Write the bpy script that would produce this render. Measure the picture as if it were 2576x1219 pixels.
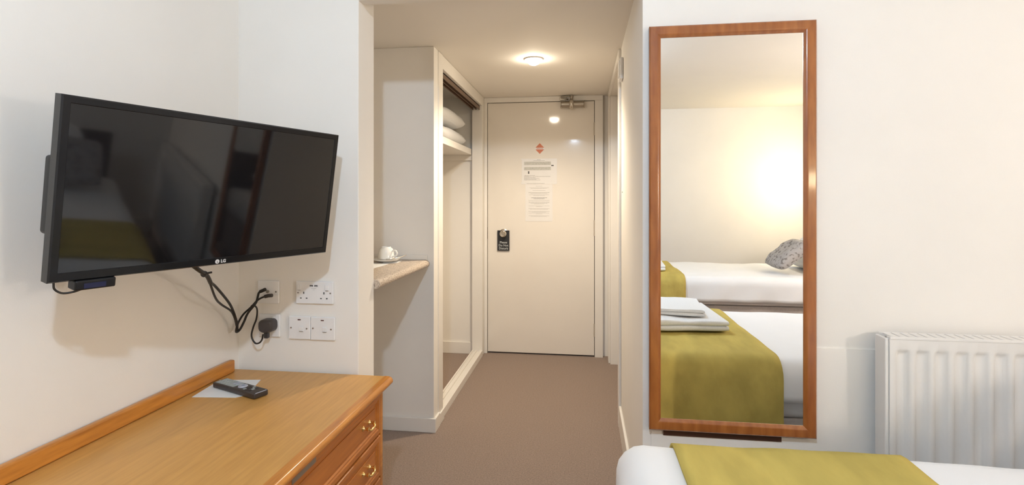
import bpy, bmesh, math, random
from mathutils import Vector, Matrix, noise

# ------------------------------------------------------------------ clean
for o in list(bpy.data.objects):
    bpy.data.objects.remove(o, do_unlink=True)
SC = bpy.context.scene
COL = SC.collection
PI = math.pi

# ------------------------------------------------------------------ camera
cam_d = bpy.data.cameras.new('camera')
cam = bpy.data.objects.new('camera', cam_d)
COL.objects.link(cam)
cam.location = (0, 0, 1.226)
cam.rotation_euler = (PI / 2, 0, math.radians(7.65))
cam_d.sensor_fit = 'HORIZONTAL'
cam_d.sensor_width = 36.0
cam_d.lens = 36.0 * 1318.0 / 2576.0
cam_d.shift_y = -(609.5 - 500.0) / 2576.0
cam_d.clip_start = 0.02
cam_d.clip_end = 60
SC.camera = cam

# ------------------------------------------------------------------ world and exposure
W = bpy.data.worlds.new('world')
SC.world = W
W.use_nodes = True
W.node_tree.nodes['Background'].inputs[0].default_value = (0.9, 0.85, 0.8, 1)
W.node_tree.nodes['Background'].inputs[1].default_value = 0.02
SC.view_settings.view_transform = 'Standard'
SC.view_settings.look = 'None'
SC.view_settings.gamma = 1
SC.view_settings.use_curve_mapping = False
SC.view_settings.exposure = 0.1

BULB_MAIN = 890.0      # radiance of the room's ceiling bulb
BULB_WALL = 158.0     # radiance of the wall lamp bulb over the near bed
BULB_WALL2 = 72.0    # radiance of the wall lamp bulb over the far bed
SPOT_W = 60.0         # corridor downlight

# ------------------------------------------------------------------ materials
MATS = {}


def srgb(r, g, b):
    f = lambda c: ((c / 255.0) / 12.92) if c <= 10.3 else (((c / 255.0) + 0.055) / 1.055) ** 2.4
    return (f(r), f(g), f(b))


def mat(name, col, rough=0.6, var=0.0, vscale=8.0, bump=0.0, bscale=300.0, metal=0.0, spec=0.5,
        stretch=(1, 1, 1), col2=None, coat=0.0, emis=None, estr=0.0, trans=0.0, sheen=0.0, detail=4.0, lo=0.35, hi=0.65):
    if name in MATS:
        return MATS[name]
    m = bpy.data.materials.new(name)
    m.use_nodes = True
    nt = m.node_tree
    b = nt.nodes['Principled BSDF']
    b.inputs['Base Color'].default_value = (*col, 1)
    b.inputs['Roughness'].default_value = rough
    b.inputs['Metallic'].default_value = metal
    b.inputs['Specular IOR Level'].default_value = spec
    b.inputs['Coat Weight'].default_value = coat
    b.inputs['Coat Roughness'].default_value = 0.08
    b.inputs['Sheen Weight'].default_value = sheen
    b.inputs['Transmission Weight'].default_value = trans
    if emis:
        b.inputs['Emission Color'].default_value = (*emis, 1)
        b.inputs['Emission Strength'].default_value = estr
    tc = nt.nodes.new('ShaderNodeTexCoord')
    mp = nt.nodes.new('ShaderNodeMapping')
    mp.inputs['Scale'].default_value = stretch
    nt.links.new(tc.outputs['Object'], mp.inputs['Vector'])
    c2 = col2 if col2 else tuple(c * (1 - var) for c in col)
    if var > 0 or col2:
        n = nt.nodes.new('ShaderNodeTexNoise')
        n.inputs['Scale'].default_value = vscale
        n.inputs['Detail'].default_value = detail
        nt.links.new(mp.outputs['Vector'], n.inputs['Vector'])
        r = nt.nodes.new('ShaderNodeValToRGB')
        r.color_ramp.elements[0].position = lo
        r.color_ramp.elements[1].position = hi
        r.color_ramp.elements[0].color = (*c2, 1)
        r.color_ramp.elements[1].color = (*col, 1)
        nt.links.new(n.outputs['Fac'], r.inputs['Fac'])
        nt.links.new(r.outputs['Color'], b.inputs['Base Color'])
    if bump > 0:
        n2 = nt.nodes.new('ShaderNodeTexNoise')
        n2.inputs['Scale'].default_value = bscale
        n2.inputs['Detail'].default_value = 3
        nt.links.new(mp.outputs['Vector'], n2.inputs['Vector'])
        bp = nt.nodes.new('ShaderNodeBump')
        bp.inputs['Strength'].default_value = bump
        bp.inputs['Distance'].default_value = 0.002
        nt.links.new(n2.outputs['Fac'], bp.inputs['Height'])
        nt.links.new(bp.outputs['Normal'], b.inputs['Normal'])
    MATS[name] = m
    return m


def emit(name, col, s):
    m = bpy.data.materials.new(name)
    m.use_nodes = True
    nt = m.node_tree
    nt.nodes.remove(nt.nodes['Principled BSDF'])
    e = nt.nodes.new('ShaderNodeEmission')
    e.inputs[0].default_value = (*col, 1)
    e.inputs[1].default_value = s
    nt.links.new(e.outputs[0], nt.nodes['Material Output'].inputs[0])
    MATS[name] = m
    return m


M_wall = mat('wall_paint', (0.89, 0.85, 0.79), 0.75, var=0.03, vscale=2.5, bump=0.12, bscale=420, spec=0.25)
M_ceil = mat('ceiling_paint', (0.89, 0.845, 0.775), 0.8, var=0.02, vscale=2.0, bump=0.08, bscale=300, spec=0.2)
M_trim = mat('gloss_trim_paint', (0.86, 0.82, 0.76), 0.35, var=0.03, vscale=5.0, bump=0.04, bscale=90)
M_door = mat('door_gloss_paint', (0.84, 0.785, 0.71), 0.075, var=0.03, vscale=3.0, bump=0.02, bscale=60)
M_carpet = mat('carpet_pile', (0.36, 0.26, 0.20), 0.95, vscale=170.0, bump=0.9, bscale=380, spec=0.1,
               col2=(0.23, 0.165, 0.125), sheen=0.25, detail=6)
M_dark = mat('gap_shade', (0.03, 0.022, 0.018), 0.9)  # near-black, shade inside narrow gaps put into the colour
M_veneer = mat('oak_veneer', (0.64, 0.34, 0.095), 0.34, vscale=9.0, stretch=(9, 0.7, 6), col2=(0.53, 0.27, 0.07),
               bump=0.03, bscale=60, detail=6, lo=0.3, hi=0.7)
M_oak = mat('orange_oak', (0.64, 0.26, 0.045), 0.28, vscale=8.0, stretch=(10, 0.8, 8), col2=(0.42, 0.15, 0.026),
            bump=0.03, bscale=60, detail=6, coat=0.15, lo=0.3, hi=0.7)
M_oakfront = mat('drawer_oak', (0.50, 0.17, 0.03), 0.3, vscale=8.0, stretch=(10, 0.8, 10), col2=(0.40, 0.125, 0.02),
                 bump=0.03, bscale=60, detail=6, coat=0.1, lo=0.3, hi=0.7)
M_brass = mat('polished_brass', (0.90, 0.66, 0.28), 0.14, metal=1.0, var=0.05)
M_teak = mat('teak_frame', (0.37, 0.125, 0.03), 0.26, vscale=10.0, stretch=(5, 5, 0.8), col2=(0.27, 0.08, 0.02),
             bump=0.02, bscale=60, coat=0.35, detail=6)
M_back = mat('dark_backing_board', (0.07, 0.025, 0.012), 0.6, var=0.2, vscale=10)
M_blackpl = mat('black_plastic', (0.010, 0.010, 0.011), 0.4, spec=0.3, var=0.1, vscale=20)
M_bezel = mat('gloss_black_bezel', (0.008, 0.008, 0.009), 0.2, var=0.1, vscale=10, spec=0.35)
M_cable = mat('black_cable', (0.014, 0.012, 0.011), 0.45, var=0.15, vscale=30)
M_orange = mat('orange_cable', (0.55, 0.10, 0.03), 0.45, var=0.1, vscale=30)
M_whitepl = mat('white_plastic', (0.86, 0.85, 0.84), 0.25, var=0.02, vscale=15)
M_slot = mat('slot_shadow_plastic', (0.05, 0.05, 0.05), 0.6, var=0.1)
M_steelscrew = mat('screw_metal', (0.35, 0.32, 0.30), 0.3, metal=1.0, var=0.1)
M_red = mat('red_neon_lens', (0.09, 0.02, 0.02), 0.3, var=0.1)
M_paper = mat('white_paper', (0.84, 0.84, 0.83), 0.7, var=0.02, vscale=20)
M_ink = mat('grey_ink', (0.42, 0.40, 0.37), 0.8, var=0.1, vscale=60)
M_inkd = mat('dark_ink', (0.10, 0.095, 0.09), 0.8, var=0.1, vscale=60)
M_inkl = mat('pale_ink', (0.62, 0.61, 0.56), 0.8, var=0.12, vscale=90)
M_notice = mat('notice_paper', (0.815, 0.79, 0.76), 0.35, var=0.02, vscale=20)
M_sign = mat('black_card', (0.022, 0.022, 0.024), 0.4, var=0.1, vscale=20)
M_signink = mat('pale_print', (0.55, 0.58, 0.58), 0.6, var=0.05)
M_sticker = mat('orange_sticker', (0.62, 0.17, 0.055), 0.4, var=0.06, vscale=60)
M_chrome = mat('satin_chrome', (0.62, 0.58, 0.52), 0.22, metal=1.0, var=0.05)
M_alu = mat('dull_aluminium', (0.46, 0.42, 0.36), 0.42, metal=1.0, var=0.1, vscale=15)
M_hinge = mat('painted_hinge', (0.55, 0.48, 0.40), 0.45, metal=0.4, var=0.1)
M_lam = mat('speckled_laminate', (0.60, 0.50, 0.40), 0.4, vscale=150.0, col2=(0.30, 0.22, 0.16), detail=2, lo=0.36, hi=0.5)
M_china = mat('white_china', (0.88, 0.87, 0.83), 0.12, var=0.01, coat=0.4)
M_rad = mat('radiator_enamel', (0.84, 0.81, 0.77), 0.28, var=0.02, vscale=4)
M_duvet = mat('white_cotton', (0.86, 0.86, 0.86), 0.85, var=0.02, vscale=6, bump=0.15, bscale=500, spec=0.2, sheen=0.1)
M_towel = mat('white_terry', (0.88, 0.88, 0.87), 0.95, var=0.05, vscale=160, bump=0.8, bscale=500, spec=0.1)
M_throw = mat('olive_velvet', (0.58, 0.455, 0.125), 0.9, var=0.2, vscale=7, bump=1.0, bscale=22, spec=0.1, stretch=(1.6, 0.5, 1))
M_cushion = mat('grey_print_fabric', (0.42, 0.39, 0.37), 0.9, vscale=38, col2=(0.20, 0.18, 0.165), bump=0.2, bscale=400, lo=0.36, hi=0.46, detail=1)
M_divan = mat('divan_fabric', (0.60, 0.54, 0.50), 0.9, var=0.08, vscale=60, bump=0.2)
M_sheet = mat('mattress_ticking', (0.78, 0.77, 0.76), 0.9, var=0.03, vscale=30)
M_walnut = mat('dark_headboard', (0.10, 0.055, 0.03), 0.4, vscale=6, stretch=(1, 1, 8), col2=(0.06, 0.03, 0.016))
M_rail = mat('brown_track', (0.16, 0.095, 0.06), 0.4, var=0.15, vscale=20)
M_hanger = mat('hanger_wood', (0.40, 0.20, 0.08), 0.4, var=0.15, vscale=20, stretch=(1, 6, 6))
M_lens = mat('remote_pad_grey', (0.40, 0.43, 0.42), 0.35, var=0.08, vscale=40)
M_remote = mat('remote_brown_black', (0.045, 0.036, 0.034), 0.35, var=0.15, vscale=40)
M_button = mat('remote_button_silver', (0.45, 0.47, 0.55), 0.3, var=0.1, vscale=50)
M_logo = mat('logo_silver', (0.80, 0.80, 0.80), 0.3, metal=0.2, var=0.03)
M_screen = mat('tv_screen_glass', (0.006, 0.006, 0.007), 0.05, var=0.05, spec=0.7)
M_led = mat('blue_display', (0.012, 0.014, 0.04), 0.25, emis=(0.12, 0.16, 0.8), estr=0.015)
M_mirror = mat('mirror_silver', (0.93, 0.93, 0.92), 0.008, metal=1.0, var=0.005)
M_bulbmain = emit('bulb_cool_white', (0.76, 1.0, 1.29), BULB_MAIN)
M_bulbwall = emit('bulb_warm_white', (1.0, 0.89, 0.81), BULB_WALL)
M_bulbwall2 = emit('bulb_warm_white_far', (1.0, 0.85, 0.55), BULB_WALL2)
M_bulbdown = emit('downlight_lamp', (1.0, 0.88, 0.70), 110.0)

# ------------------------------------------------------------------ helpers


def link(name, me, m, parent=None):
    me.materials.clear()
    me.materials.append(m)
    o = bpy.data.objects.new(name, me)
    COL.objects.link(o)
    if parent is not None:
        o.parent = parent
        if parent.type == 'EMPTY' and not parent.get('_local'):
            o.matrix_parent_inverse = Matrix.Translation(-parent.location)
    return o


def obj(name, bm, m, parent=None, smooth=False, angle=None):
    bmesh.ops.recalc_face_normals(bm, faces=bm.faces)
    me = bpy.data.meshes.new(name)
    if smooth:
        for f in bm.faces:
            f.smooth = True
        if angle:
            a = math.radians(angle)
            for e in bm.edges:
                if len(e.link_faces) == 2 and e.calc_face_angle(0) > a:
                    e.smooth = False
    bm.to_mesh(me)
    bm.free()
    o = link(name, me, m, parent)
    if smooth and angle:
        wn = o.modifiers.new('weighted_normals', 'WEIGHTED_NORMAL')
        wn.keep_sharp = True
        wn.weight = 100
    return o


def add_box(bm, x0, x1, y0, y1, z0, z1, bev=0.0, seg=2, mtx=None):
    t = bmesh.new()
    v = [t.verts.new((x, y, z)) for x in (x0, x1) for y in (y0, y1) for z in (z0, z1)]
    for f in ((0, 1, 3, 2), (4, 6, 7, 5), (0, 4, 5, 1), (2, 3, 7, 6), (0, 2, 6, 4), (1, 5, 7, 3)):
        t.faces.new([v[i] for i in f])
    if bev > 0:
        bmesh.ops.bevel(t, geom=t.edges[:], offset=bev, segments=seg, profile=0.5, affect='EDGES')
    merge(bm, t, mtx)


def merge(bm, t, mtx=None):
    if mtx is not None:
        bmesh.ops.transform(t, matrix=mtx, verts=t.verts)
    me = bpy.data.meshes.new('tmp')
    t.to_mesh(me)
    t.free()
    bm.from_mesh(me)
    bpy.data.meshes.remove(me)


def box(name, b, m, parent=None, bev=0.0, seg=2):
    bm = bmesh.new()
    add_box(bm, *b, bev=bev, seg=seg)
    return obj(name, bm, m, parent, smooth=bev > 0, angle=50)


def boxes(name, bl, m, parent=None, bev=0.0):
    bm = bmesh.new()
    for b in bl:
        add_box(bm, *b, bev=bev)
    return obj(name, bm, m, parent, smooth=bev > 0, angle=50)


def add_lathe(bm, prof, n=32, mtx=None):
    """prof: (radius, z) pairs around the z axis."""
    t = bmesh.new()
    rings = []
    for r, z in prof:
        if r < 1e-6:
            rings.append([t.verts.new((0, 0, z))])
        else:
            rings.append([t.verts.new((r * math.cos(2 * PI * i / n), r * math.sin(2 * PI * i / n), z)) for i in range(n)])
    for a, b in zip(rings, rings[1:]):
        if len(a) == 1 and len(b) == 1:
            continue
        for i in range(n):
            j = (i + 1) % n
            if len(a) == 1:
                t.faces.new((a[0], b[j], b[i]))
            elif len(b) == 1:
                t.faces.new((a[i], a[j], b[0]))
            else:
                t.faces.new((a[i], a[j], b[j], b[i]))
    merge(bm, t, mtx)


def lathe(name, prof, m, parent=None, n=32, mtx=None):
    bm = bmesh.new()
    add_lathe(bm, prof, n, mtx)
    return obj(name, bm, m, parent, smooth=True, angle=45)


def spline(pts, sub=8):
    P = [Vector(p) for p in pts]
    P = [P[0] * 2 - P[1]] + P + [P[-1] * 2 - P[-2]]
    out = []
    for i in range(1, len(P) - 2):
        a, b, c, d = P[i - 1:i + 3]
        for k in range(sub):
            t = k / sub
            out.append(0.5 * ((2 * b) + (c - a) * t + (2 * a - 5 * b + 4 * c - d) * t * t + (3 * b - a - 3 * c + d) * t ** 3))
    out.append(P[-2])
    return out


def add_tube(bm, pts, r, n=10, sub=8, smooth_path=True, mtx=None):
    path = spline(pts, sub) if smooth_path and len(pts) > 2 else [Vector(p) for p in pts]
    t = bmesh.new()
    rings = []
    prev = None
    for i, p in enumerate(path):
        d = (path[min(i + 1, len(path) - 1)] - path[max(i - 1, 0)]).normalized()
        if prev is None:
            a = d.orthogonal().normalized()
        else:
            a = (prev - d * prev.dot(d)).normalized()
        prev = a
        b = d.cross(a)
        rr = r(i / (len(path) - 1)) if callable(r) else r
        rings.append([t.verts.new(p + (a * math.cos(2 * PI * k / n) + b * math.sin(2 * PI * k / n)) * rr) for k in range(n)])
    for A, B in zip(rings, rings[1:]):
        for k in range(n):
            t.faces.new((A[k], A[(k + 1) % n], B[(k + 1) % n], B[k]))
    t.faces.new(rings[0][::-1])
    t.faces.new(rings[-1])
    merge(bm, t, mtx)


def tube(name, pts, r, m, parent=None, n=10, sub=8, smooth_path=True):
    bm = bmesh.new()
    add_tube(bm, pts, r, n, sub, smooth_path)
    return obj(name, bm, m, parent, smooth=True, angle=60)


def thing(name, label, cat, loc, group=None, mtx=None):
    o = bpy.data.objects.new(name, None)
    COL.objects.link(o)
    o.empty_display_size = 0.05
    if mtx is not None:
        o.matrix_world = mtx
        o['_local'] = 1
    else:
        o.location = loc
    tag(o, label, cat, group)
    return o


def tag(o, label, cat, group=None):
    o['label'] = label
    o['category'] = cat
    if group:
        o['group'] = group
    return o


def struct(o):
    o['kind'] = 'structure'
    return o


def text_part(name, s, size, m, mtx, parent, depth=0.0002, align='CENTER', bold=0.0):
    cu = bpy.data.curves.new(name, 'FONT')
    cu.body = s
    cu.size = size
    cu.align_x = align
    cu.align_y = 'CENTER'
    cu.extrude = depth
    cu.offset = bold
    cu.resolution_u = 3
    to = bpy.data.objects.new('tmp_text', cu)
    COL.objects.link(to)
    dg = bpy.context.evaluated_depsgraph_get()
    me = bpy.data.meshes.new_from_object(to.evaluated_get(dg))
    bpy.data.objects.remove(to, do_unlink=True)
    me.transform(mtx)
    return link(name, me, m, parent)


# orientation of print on a surface that faces -Y (reads left to right along +X)
def face_my(x, y, z):
    return Matrix.Translation((x, y, z)) @ Matrix.Rotation(PI / 2, 4, 'X')


# ------------------------------------------------------------------ room shell
XL, XR = -1.305, 2.5          # room side walls
YF, YB = 1.85, -2.72           # wall with mirror and sockets, wall behind
HC, HK = 2.285, 2.03           # room ceiling, corridor ceiling
XE = -0.823                   # end of the socket wall
XC = 0.206                    # corridor right wall
YE = 4.15                     # corridor end wall
XN = -1.45                    # back of niche and wardrobe
YN = 2.68                     # partition between niche and wardrobe

struct(box('floor', (XN - 0.1, XR + 0.1, YB - 0.1, YE + 0.1, -0.1, 0), M_carpet))
struct(box('ceiling', (XL - 0.1, XR + 0.1, YB - 0.1, YF, HC, HC + 0.1), M_ceil))
struct(box('ceiling_corridor', (XN, XC, YF + 0.05, YE, HK, HK + 0.1), M_ceil))
struct(box('wall_left', (XL - 0.1, XL, YB - 0.1, YF, 0, HC), M_wall))
struct(box('wall_front_left', (XN - 0.1, XE, YF, 1.997, 0, HC), M_wall, bev=0.004))
struct(box('wall_header', (XE, XC, YF, YF + 0.05, 1.962, HC), M_wall))
struct(box('wall_front_right', (XC, XR + 0.1, YF, YF + 0.1, 0, HC), M_wall))
struct(box('wall_dado_right', (0.235, XR, YF - 0.004, YF, 0.0, 0.735), M_wall))
struct(box('wall_right', (XR, XR + 0.1, YB - 0.1, YF, 0, HC), M_wall))
struct(box('wall_back', (XL, XR, YB - 0.1, YB, 0, HC), M_wall))
struct(box('wall_corridor_left', (XN - 0.1, XN, 1.997, YE, 0, HK), M_wall))
struct(box('wall_niche', (XN, -0.775, YN, YN + 0.08, 0, HK), M_wall, bev=0.003))
struct(box('wall_wardrobe_end', (XN, -0.776, 4.08, YE, 0, HK), M_wall))
struct(box('wall_corridor_end', (XN - 0.1, XC + 0.1, YE, YE + 0.1, 0, HK), M_wall))
# corridor right wall with the bathroom doorway
struct(boxes('wall_corridor_right', [
    (XC, XC + 0.1, YF + 0.1, 2.92, 0, HK),
    (XC, XC + 0.1, 3.98, YE, 0, HK),
    (XC, XC + 0.1, 2.92, 3.98, 1.99, HK)], M_wall))

# baseboards
struct(box('baseboard_left', (XL, XL + 0.012, YB, YF, 0, 0.09), M_trim, bev=0.003))
struct(box('baseboard_niche', (XN, -0.762, YN - 0.014, YN, 0, 0.074), M_trim, bev=0.003))
struct(box('baseboard_niche_return', (-0.775, -0.762, YN, 2.7605, 0, 0.074), M_trim, bev=0.003))
struct(box('baseboard_corridor_right', (XC - 0.013, XC, YF - 0.0, 2.855, 0, 0.12), M_trim, bev=0.003))
struct(box('baseboard_front_right', (XC, XR, YF - 0.016, YF - 0.004, 0, 0.12), M_trim, bev=0.003))
struct(box('baseboard_wardrobe', (XN, -0.86, 4.066, 4.08, 0, 0.092), M_trim, bev=0.003))
struct(box('baseboard_right', (XR - 0.012, XR, YB + 0.012, YF - 0.016, 0, 0.1), M_trim, bev=0.003))
struct(box('baseboard_back', (XL, XR, YB, YB + 0.012, 0, 0.1), M_trim, bev=0.003))

# bathroom door in the right-hand corridor wall
d2 = bpy.data.objects.new('door_2', None)
COL.objects.link(d2)
d2.location = (XC, 3.45, 0)
struct(d2)
box('architrave', (XC - 0.014, XC, 2.86, 2.925, 0, 2.03), M_trim, d2, bev=0.003)
box('architrave', (XC - 0.014, XC, 3.975, 4.04, 0, 2.03), M_trim, d2, bev=0.003)
box('architrave_head', (XC - 0.014, XC, 2.925, 3.975, 1.985, 2.03), M_trim, d2, bev=0.003)
box('jamb', (XC, XC + 0.1, 2.92, 2.95, 0, 1.99), M_trim, d2)
box('jamb', (XC, XC + 0.1, 3.95, 3.98, 0, 1.99), M_trim, d2)
box('door_panel', (XC + 0.058, XC + 0.094, 2.95, 3.95, 0.008, 1.985), M_door, d2, bev=0.002)
lathe('door_knob', [(0, 0), (0.026, 0), (0.026, 0.004), (0.011, 0.006), (0.011, 0.022), (0.022, 0.028), (0.026, 0.036), (0.02, 0.044), (0, 0.046)],
      M_chrome, d2, n=24, mtx=Matrix.Translation((XC + 0.058, 3.03, 0.98)) @ Matrix.Rotation(-PI / 2, 4, 'Y'))

# ------------------------------------------------------------------ entrance door
d1 = bpy.data.objects.new('door_1', None)
COL.objects.link(d1)
d1.location = (-0.33, 4.12, 0)
struct(d1)
DX0, DX1, DT = -0.747, 0.091, 1.986
bm = bmesh.new()
add_box(bm, DX0, DX1, 4.115, 4.145, 0.012, DT, bev=0.0015)
obj('door_panel', bm, M_door, d1, smooth=True, angle=40)
box('frame_jamb', (-0.775, DX0 - 0.004, 4.105, 4.1495, 0, DT + 0.004), M_trim, d1, bev=0.0015)
box('frame_jamb', (DX1 + 0.004, 0.158, 4.105, 4.1495, 0, DT + 0.004), M_trim, d1, bev=0.0015)
box('frame_head', (-0.775, 0.158, 4.105, 4.1495, DT + 0.004, HK - 0.001), M_trim, d1, bev=0.0015)
box('gap_shade_sheet', (-0.775, 0.158, 4.1455, 4.1498, 0, HK - 0.01), M_dark, d1)  # dark sheet added behind the door, painted shade for the gaps round it
# hinges
for z0, z1 in ((1.72, 1.82), (0.94, 1.062), (0.16, 0.26)):
    bm = bmesh.new()
    nk = 5
    for k in range(nk):
        a = z0 + (z1 - z0) * k / nk
        b = z0 + (z1 - z0) * (k + 1) / nk - 0.0015
        add_lathe(bm, [(0, a), (0.0055, a), (0.0055, b), (0, b)], 12, Matrix.Translation((DX1 + 0.002, 4.110, 0)))
    obj('hinge', bm, M_hinge, d1, smooth=True, angle=45)
# overhead closer: body cylinder, ring collar, folding arm and shoe
cl = bmesh.new()
rotx = Matrix.Rotation(PI / 2, 4, 'Y')
add_lathe(cl, [(0, -0.092), (0.030, -0.092), (0.030, -0.088), (0.0255, -0.085), (0.0255, 0.085), (0.030, 0.088), (0.030, 0.092), (0, 0.092)],
          28, Matrix.Translation((-0.075, 4.078, 1.957)) @ rotx)
add_box(cl, -0.15, -0.0, 4.098, 4.116, 1.94, 1.974, bev=0.002)
closer = obj('closer_body', cl, M_alu, d1, smooth=True, angle=40)
bm = bmesh.new()
add_lathe(bm, [(0.02, -0.017), (0.038, -0.014), (0.044, 0.0), (0.038, 0.014), (0.02, 0.017)], 32,
          Matrix.Translation((-0.083, 4.072, 1.957)) @ rotx)
obj('closer_collar', bm, M_chrome, closer, smooth=True, angle=60)
bm = bmesh.new()
add_lathe(bm, [(0, 0), (0.012, 0), (0.012, 0.022), (0.016, 0.024), (0.016, 0.030), (0, 0.032)], 20, Matrix.Translation((-0.083, 4.072, 1.992)))
add_box(bm, -0.012, 0.085, -0.008, 0.008, 0, 0.007, bev=0.002,
        mtx=Matrix.Translation((-0.083, 4.072, 2.017)) @ Matrix.Rotation(math.radians(165), 4, 'Z'))
add_tube(bm, [(-0.165, 4.094, 2.012), (-0.13, 4.088, 2.004), (-0.11, 4.098, 2.0)], 0.006, 10)
add_box(bm, -0.175, -0.125, 4.092, 4.106, 1.994, 2.022, bev=0.003)
obj('closer_arm', bm, M_alu, closer, smooth=True, angle=40)
# lock knob
lathe('lock_knob', [(0, 0), (0.036, 0), (0.036, 0.004), (0.03, 0.007), (0.014, 0.009), (0.013, 0.024), (0.02, 0.028), (0.027, 0.036),
                    (0.0275, 0.046), (0.024, 0.054), (0.020, 0.056), (0.019, 0.0535), (0.008, 0.053), (0.007, 0.056), (0, 0.056)],
      M_chrome, d1, n=36, mtx=Matrix.Translation((-0.618, 4.115, 0.952)) @ Matrix.Rotation(PI / 2, 4, 'X'))
# strike keep on the left jamb
box('strike_plate', (-0.752, -0.7505, 4.106, 4.125, 0.91, 1.0), M_hinge, d1)

# ragged dark carpet gap under the door
random.seed(5)

# do-not-disturb card hanging on the knob
yS = 4.102
sg = thing('door_hanger_sign', 'black do not disturb card hanging from the entrance door knob', 'sign', (-0.619, yS, 0.818))
bm = bmesh.new()
xs0, xs1, zs0, zs1 = -0.668, -0.571, 0.816, 0.977
hole = [(-0.618 + 0.0185 * math.cos(2 * PI * k / 32), 0.951 + 0.0185 * math.sin(2 * PI * k / 32)) for k in range(32)]
outer = []
for k in range(32):
    a = 2 * PI * k / 32
    dx, dz = math.cos(a), math.sin(a)
    tx = ((xs1 if dx > 0 else xs0) + 0.618) / dx if abs(dx) > 1e-6 else 1e9
    tz = ((zs1 if dz > 0 else zs0) - 0.951) / dz if abs(dz) > 1e-6 else 1e9
    t = min(tx, tz)
    outer.append((-0.618 + dx * t, 0.951 + dz * t))
fa = [[bm.verts.new((x, y, z)) for x, z in ring] for y in (yS - 0.0006, yS + 0.0006) for ring in (hole, outer)]
hf, of, hb, ob = fa
# push nearest outer verts into the four corners so the card stays rectangular
for ring in (of, ob):
    for cx_, cz_ in ((xs0, zs0), (xs1, zs0), (xs0, zs1), (xs1, zs1)):
        v = min(ring, key=lambda q: (q.co.x - cx_) ** 2 + (q.co.z - cz_) ** 2)
        v.co.x, v.co.z = cx_, cz_
for k in range(32):
    j = (k + 1) % 32
    bm.faces.new((hf[k], hf[j], of[j], of[k]))
    bm.faces.new((hb[k], ob[k], ob[j], hb[j]))
    bm.faces.new((of[k], of[j], ob[j], ob[k]))
    bm.faces.new((hf[k], hb[k], hb[j], hf[j]))
obj('card', bm, M_sign, sg)
for s, z in (('Please', 0.882), ('Do Not', 0.858), ('Disturb', 0.834)):
    text_part('lettering', s, 0.024, M_signink, face_my(-0.619, yS - 0.0008, z), sg, 0.0002, bold=0.0002)

# warning diamond
dm = thing('diamond_sticker', 'small orange diamond sticker with a white band high on the door', 'sticker', (-0.332, 4.1145, 1.58))
bm = bmesh.new()
c0 = (-0.332, 1.622)
for s in (1, -1):
    vs = [(c0[0], c0[1] + s * 0.042), (c0[0] - 0.0345, c0[1] + s * 0.0065), (c0[0] + 0.0345, c0[1] + s * 0.0065)]
    fr = [bm.verts.new((x, 4.1140, z)) for x, z in vs]
    bk = [bm.verts.new((x, 4.1149, z)) for x, z in vs]
    bm.faces.new(fr)
    bm.faces.new(bk[::-1])
    for k in range(3):
        bm.faces.new((fr[k], fr[(k + 1) % 3], bk[(k + 1) % 3], bk[k]))
obj('orange_field', bm, M_sticker, dm)
box('white_band', (c0[0] - 0.037, c0[0] + 0.037, 4.1141, 4.1149, c0[1] - 0.0062, c0[1] + 0.0062), M_notice, dm)
box('print', (c0[0] - 0.026, c0[0] + 0.026, 4.1137, 4.1141, c0[1] - 0.002, c0[1] + 0.002), M_sticker, dm)


def text_rows(bm, cx, z, w, h, y, justify='c', seed=0):
    """a printed row too fine to read: small word blocks"""
    rr = random.Random(seed)
    x = cx - w / 2
    while x < cx + w / 2 - 0.003:
        ww = min(rr.uniform(0.004, 0.014), cx + w / 2 - x)
        add_box(bm, x, x + ww, y - 0.0002, y, z - h / 2, z + h / 2)
        x += ww + 0.002


# upper notice: plan of rooms in a plastic sleeve
n1 = thing('fire_notice', 'landscape notice with two grey plan strips in a clear sleeve on the door', 'notice', (-0.335, 4.1145, 1.342))
box('sheet', (-0.474, -0.197, 4.1135, 4.1149, 1.342, 1.543), M_notice, n1, bev=0.0004)
box('plan_strip', (-0.456, -0.245, 4.1131, 4.1135, 1.492, 1.519), M_inkl, n1)
box('plan_strip', (-0.456, -0.245, 4.1131, 4.1135, 1.452, 1.478), M_inkl, n1)
bm = bmesh.new()
rr = random.Random(3)
for zc in (1.5055, 1.465):
    for k in range(26):
        x = -0.452 + k * 0.0078
        hh = rr.uniform(0.003, 0.010)
        z = zc + rr.uniform(-0.006, 0.006)
        add_box(bm, x, x + rr.uniform(0.0008, 0.0025), 4.1129, 4.1131, z - hh / 2, z + hh / 2)
obj('plan_lines', bm, M_ink, n1)['kind'] = 'stuff'
for b_ in ((-0.242, -0.223, 4.1129, 4.1135, 1.484, 1.492), (-0.425, -0.415, 4.1129, 4.1135, 1.424, 1.444)):
    box('map_marker', b_, M_inkd, n1)
bm = bmesh.new()
for i, (cx, z, w) in enumerate([(-0.338, 1.534, 0.03), (-0.338, 1.527, 0.09), (-0.41, 1.411, 0.085), (-0.35, 1.402, 0.21), (-0.435, 1.4035, 0.04),
                                (-0.41, 1.393, 0.09), (-0.395, 1.387, 0.12), (-0.405, 1.381, 0.10), (-0.39, 1.375, 0.13), (-0.365, 1.347, 0.14)]):
    text_rows(bm, cx, z, w, 0.0028, 4.1135, seed=i)
obj('printed_text', bm, M_ink, n1)['kind'] = 'stuff'
for b_ in ((-0.480, -0.468, 4.1128, 4.1135, 1.536, 1.545), (-0.480, -0.468, 4.1128, 4.1135, 1.345, 1.356), (-0.222, -0.205, 4.1128, 4.1135, 1.343, 1.352)):
    box('tape', b_, M_notice, n1)
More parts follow.
